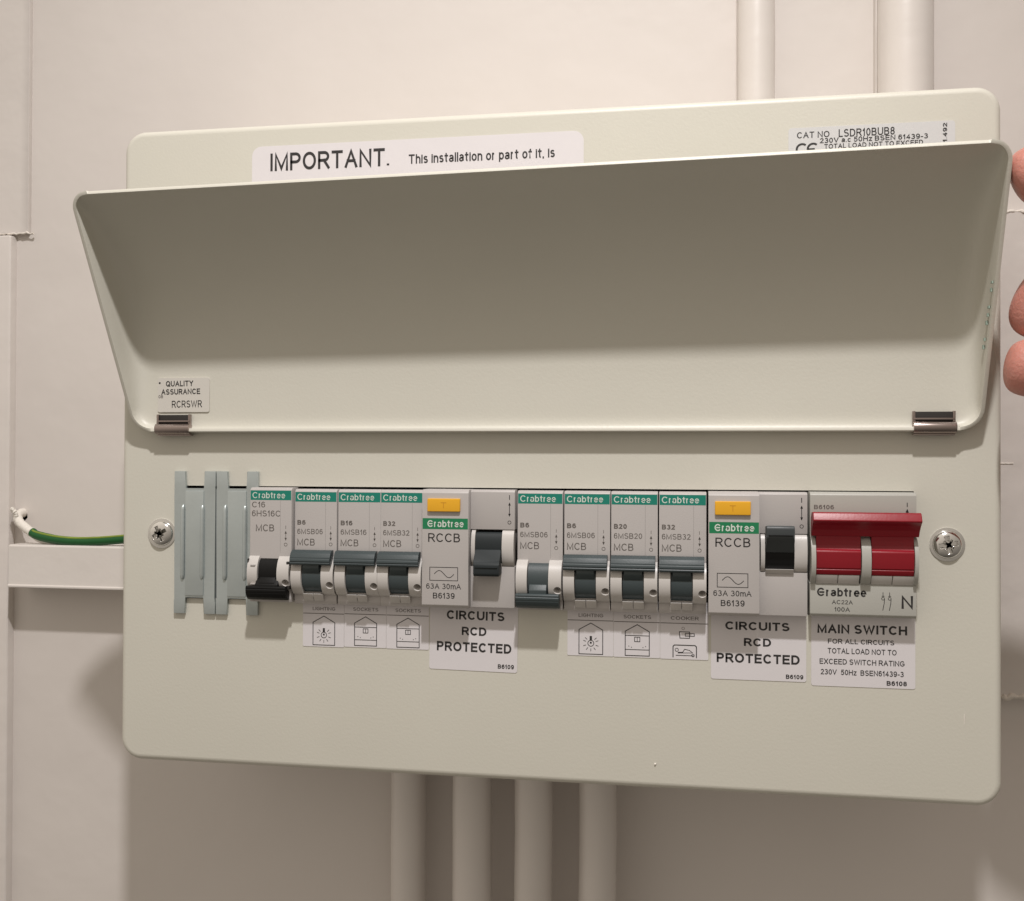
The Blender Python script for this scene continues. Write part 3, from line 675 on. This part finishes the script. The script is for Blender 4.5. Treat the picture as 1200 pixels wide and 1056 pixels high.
def rccb(x0, up, mname, label):
    t = thing('residual_current_breaker', label, 'breaker', (x0, 0, ZM), 'double-width breakers'); F1, F2 = 9.4, 5.6
    mb = MB()
    mb.prism_x([(-45, 0.2), (F1-1.4, 0.2), (F1, -1.1), (F1, -44.6), (F1-1.0, -45.8), (-45, -45.8)], 0.1, 18.6, 'module', 0.25)
    mb.prism_x([(-45, 0.1), (F2-0.8, 0.1), (F2, -0.7), (F2, -15.3), (-4, -15.3), (-4, -29.6), (F2, -29.6), (F2, -45.6), (-45, -45.6)], 18.65, 36.1, 'module', 0.2)
    bo = put('body', cached('rb', lambda: mb.mesh('body')), t)
    zc = -22.5; rr = 7.2; n = 36
    def arc(r_, pc=4.6): return [(pc+r_*0.42*math.cos(math.radians(90-180*i/n)), zc+r_*math.sin(math.radians(90-180*i/n))) for i in range(n+1)]+[(-3, zc-r_), (-3, zc+r_)]
    mb = MB(); mb.prism_x(arc(rr-0.1), 19.2, 20.7, 'module_pale', 0.3); mb.prism_x(arc(rr-0.1), 31.3, 35.9, 'module_pale', 0.4)
    mb.prism_x([(2, -28.4), (7.2, -28.4), (5.9, -30.1), (2, -30.1)], 20.9, 31.1, 'module_pale', 0.15)
    put('toggle_guard', cached('rg', lambda: mb.mesh('toggle_guard')), t)
    def tog():
        mb = MB(); mb.prism_x(arc(rr-1.0), 20.9, 31.1, mname, 0.15)
        s = 1 if up else -1
        def q(l): return [(p, zc+s*z) for p, z in l]
        mb.prism_x(q([(5, 0.6), (7.9, 0.4), (10.6, 4.8), (11.8, 6.0), (11.9, 9.6), (11.2, 10.5), (5, 10.0)]), 20.9, 31.0, 'lever' if up else mname, 0.5)
        mb.prism_x(q([(11.0, 6.6), (12.2, 6.7), (12.2, 7.1), (11.0, 7.1)]), 21.6, 30.4, mname, 0.1)
        return mb.mesh('toggle')
    put('toggle', cached(('rt', mname, up), tog), t, ('charcoal toggle pushed down' if not up else 'black toggle pushed up'))
    mb = MB(); mb.box(2.4, 15.4, F1-1, F1+1.1, -8.4, -3.3, 'yellow', 0.45, 3); bt = put('test_button', cached('by', lambda: mb.mesh('test_button')), t)
    m2 = MB(); m2.stroke([(7.8, -4.9), (10.0, -4.9)], 0.25, F1+1.13, 'yellow_ink'); m2.stroke([(8.9, -4.9), (8.9, -7.0)], 0.25, F1+1.13, 'yellow_ink')
    put('lettering', cached('byl', lambda: m2.mesh('lettering')), bt)
    mb = MB(); mb.rect(0.35, 18.35, -15.2, -11.0, F1+.03, 'green'); mb.text('Crabtree', 2.3, 14.4, -14.4, 2.65, F1+.07, 'band_ink', 0.01)
    mb.stroke([(2.9, -13.1), (4.3, -13.1)], 0.45, F1+.09, 'band_ink')
    put('brand_band', mb.mesh('brand_band'), bo)
    mb = MB(); p = F1+.03
    mb.text('RCCB', 2.6, 12.7, -20.2, 3.4, p, 'ink', 0.0)
    mb.stroke([(3.3, -35.1), (14.4, -35.1), (14.4, -30.0), (3.3, -30.0)], 0.26, p, 'ink', True)
    mb.stroke([(5.1+7.8*i/30, -32.6+1.35*math.sin(2*math.pi*i/30)) for i in range(31)], 0.26, p, 'ink')
    mb.text('63A 30mA', 1.9, 13.8, -38.4, 2.1, p, 'ink', 0.0); mb.text('B6139', 4.6, 8.6, -42.1, 2.25, p, 'ink', 0.004)
    io_symbol(mb, 34.0, -1.9, -12.7, F2+.03, 'ink', 0.3)
    put('lettering', mb.mesh('lettering'), bo)
rccb(-41.3, False, 'charcoal', 'double-width breaker with yellow button, its dark toggle pushed down')
rccb(68.3, True, 'black', 'double-width breaker with yellow button, its black toggle pushed up, next to the red switch')

def main_switch():
    t = thing('main_switch', 'wide main switch with red twin handle at the right end of the row', 'switch', (104.9, 0, ZM))
    F = 6.4; mb = MB()
    mb.prism_x([(-45, 0.3), (F-1.0, 0.3), (F, -0.7), (F, -16.0), (-3, -16.0), (-3, -33.0), (F, -33.0), (F, -44.4), (F-0.8, -45.4), (-45, -45.4)], 0.3, 37.6, 'switch_body', 0.25)
    for x0, x1 in ((2.2, 9.9), (10.1, 17.5), (21.6, 28.9), (29.1, 36.4)):
        mb.prism_x([(0, -29.8), (F+2.2, -29.8), (F+0.4, -33.2), (0, -33.2)], x0, x1, 'module_pale', 0.2)
    bo = mb.build('body', t)
    zc = -24.6; n = 36
    def arc(r_, pc=5.2, rz=1.0): return [(pc+r_*0.62*math.cos(math.radians(90-180*i/n)), zc+r_*rz*math.sin(math.radians(90-180*i/n))) for i in range(n+1)]+[(-3, zc-r_*rz), (-3, zc+r_*rz)]
    for x0, x1 in ((0.4, 2.0), (18.0, 21.3), (36.3, 37.6)):
        mb = MB(); mb.prism_x(arc(9.0), x0, x1, 'switch_body', 0.4); mb.build('toggle_guard', t)
    mb = MB()
    for x0, x1 in ((2.15, 17.75), (21.55, 36.15)):
        mb.prism_x([(4, -29.7), (8.7, -29.7), (9.5, -27.9), (9.2, -27.5), (9.7, -27.2), (10.0, -24.2), (10.25, -21.4), (10.05, -20.9), (9.0, -20.3), (8.7, -19.0), (8.8, -17.2), (9.1, -15.4), (9.4, -14.4), (4, -14.2)], x0, x1, 'red', 0.12)
    mb.prism_x([(7.0, -9.0), (9.0, -7.0), (12.6, -6.7), (13.4, -7.0), (14.9, -9.6), (14.6, -10.1), (12.0, -11.4), (10.3, -13.2), (9.4, -15.6), (7.0, -15.6)], 0.5, 37.9, 'red', 0.35, 3)
    mb.build('handle', t)
    mb = MB(); p = F+.03
    mb.text('B6106', 1.7, 7.1, -6.0, 1.6, p, 'grey_ink', 0.02)
    mb.stroke([(34.4, -3.3), (34.4, -4.9)], 0.3, p, 'ink'); mb.stroke([(34.4, -6), (34.4, -9)], 0.3, p, 'ink'); mb.sheet([(33.8, -6.9), (35.0, -6.9), (34.4, -5.5)], p, 'ink')
    mb.text('Crabtree', 2.8, 17.4, -37.9, 3.1, p, 'ink', 0.018); mb.stroke([(3.6, -36.4), (5.4, -36.4)], 0.6, p+.02, 'ink')
    mb.text('AC22A', 8.1, 7.3, -40.7, 1.5, p, 'ink', 0.0); mb.text('100A', 9.0, 5.4, -43.4, 1.6, p, 'ink', 0.0)
    mb.text('N', 32.4, 4.0, -41.8, 4.7, p, 'ink', 0.012)
    for x in (26.0, 28.3):
        mb.stroke([(x, -36.0), (x, -37.6)], 0.22, p, 'ink'); mb.ring(x, -38.3, 0.5, 0.2, p, 'ink'); mb.stroke([(x+0.5, -38.3), (x+0.4, -40.0), (x-0.1, -42.6)], 0.24, p, 'ink'); mb.stroke([(x-0.5, -37.4), (x+0.5, -37.4)], 0.2, p, 'ink')
    mb.build('lettering', bo)
main_switch()

def blank(x0, label):
    t = thing('blanking_plate', label, 'blanking plate', (x0, 0, -69.8), 'metal blanking plates')
    z = lambda a: a+69.8
    a, b = 4.9, 13.3; wd = 18.2; T0, T1 = z(-11.0), z(-18.3); B0, B1 = z(-69.8), z(-62.9)
    poly = [(0, B0), (a, B0), (a, B1), (b, B1), (b, B0), (wd, B0), (wd, z(-65)), (wd-0.25, z(-63.5)), (wd-0.25, z(-18.6)), (wd, z(-17.2)), (wd, T0), (b, T0), (b, T1), (a, T1), (a, T0), (0, T0), (0, z(-17.2)), (0.25, z(-18.6)), (0.25, z(-63.5)), (0, z(-65))]
    def mk():
        mb = MB(); mb.prism_p(poly, 0.25, 1.5, 'zinc', 0.22)
        # the middle is folded slightly proud; two pressed ribs
        mb.box(a+0.1, b-0.1, 0.2, 2.0, z(-62.4), z(-19.0), 'zinc', 0.5)
        for x in (4.0, 12.6):
            mb.tube([(x, 1.35, z(-24.8)), (x, 1.75, z(-25.6)), (x, 1.85, z(-27)), (x, 1.95, z(-53.6)), (x, 1.75, z(-55)), (x, 1.35, z(-55.7))], [0.3, 0.7, 0.85, 0.85, 0.7, 0.3], 'zinc', 14)
        return mb.mesh('plate')
    put('plate', cached('bl', mk), t)
blank(-149.0, 'grey metal blanking plate at the left end of the row, nearest the screw')
blank(-130.4, 'grey metal blanking plate beside the black-toggle breaker')

# ------------------------------------------------------------------ the hand that holds the lid
def make_hand():
    J = {}; V = []; Rr = []; E_ = []
    def v(name, x, p, z, rad): J[name] = len(V); V.append((x*MM, -p*MM, z*MM)); Rr.append(rad*MM)
    def chain(*ns):
        for a, b in zip(ns, ns[1:]): E_.append((J[a], J[b]))
    v('palm', 268, 14, 34, 21); v('wrist', 305, 4, 12, 24); v('arm1', 350, -4, -18, 28); v('arm2', 420, -10, -60, 34)
    v('mi', 243, 26, 74, 12); v('mm', 244, 24, 58, 12.5); v('mr', 246, 16, 43, 12); v('mp', 250, 6, 30, 11); v('mt', 250, 30, 18, 14)
    v('i1', 222, 42, 92, 10.4); v('i2', 200, 44, 98, 9.8); v('i3', 176, 34, 90, 11.0); v('i4', 167, 31, 86, 10.5)
    v('m1', 212, 42, 76, 10.6); v('m2', 197, 30, 66, 10.0); v('m3', 181, 19, 51, 10.6); v('m4', 176.5, 15.5, 36.0, 9.2)
    v('r1', 214, 32, 58, 10.0); v('r2', 202, 12, 48, 9.4); v('r3', 208, -4, 40, 8.6)
    v('p1', 224, 12, 38, 8.8); v('p2', 214, -4, 30, 8.2); v('p3', 220, -14, 26, 7.2)
    v('t1', 222, 33, 17, 12.2); v('t2', 198, 28, 23.5, 11.6); v('t3', 177, 21.5, 26, 11.4); v('t4', 167.6, 19.6, 27.4, 9.6)
    chain('arm2', 'arm1', 'wrist', 'palm')
    for k in ('mi', 'mm', 'mr', 'mp', 'mt'): chain('palm', k)
    chain('mi', 'i1', 'i2', 'i3', 'i4'); chain('mm', 'm1', 'm2', 'm3', 'm4'); chain('mr', 'r1', 'r2', 'r3'); chain('mp', 'p1', 'p2', 'p3'); chain('mt', 't1', 't2', 't3', 't4')
    me = bpy.data.meshes.new('person'); me.from_pydata(V, E_, []); o = bpy.data.objects.new('person', me); C.objects.link(o)
    o.modifiers.new('skin', 'SKIN').use_smooth_shade = True
    for i, sv in enumerate(me.skin_vertices[0].data): sv.radius = (Rr[i], Rr[i]); sv.use_root = (i == J['palm'])
    ss = o.modifiers.new('smooth', 'SUBSURF'); ss.levels = 3; ss.render_levels = 3
    dg = bpy.context.evaluated_depsgraph_get(); m2 = bpy.data.meshes.new_from_object(o.evaluated_get(dg))
    o.modifiers.clear(); o.data = m2; m2.name = 'person'; m2.materials.clear(); m2.materials.append(M['skin'])
    for pl in m2.polygons: pl.use_smooth = True; pl.material_index = 0
    tag(o, 'bare hand of a person reaching in from the right, fingertips holding the lid edge', 'person')
    return o
make_hand()
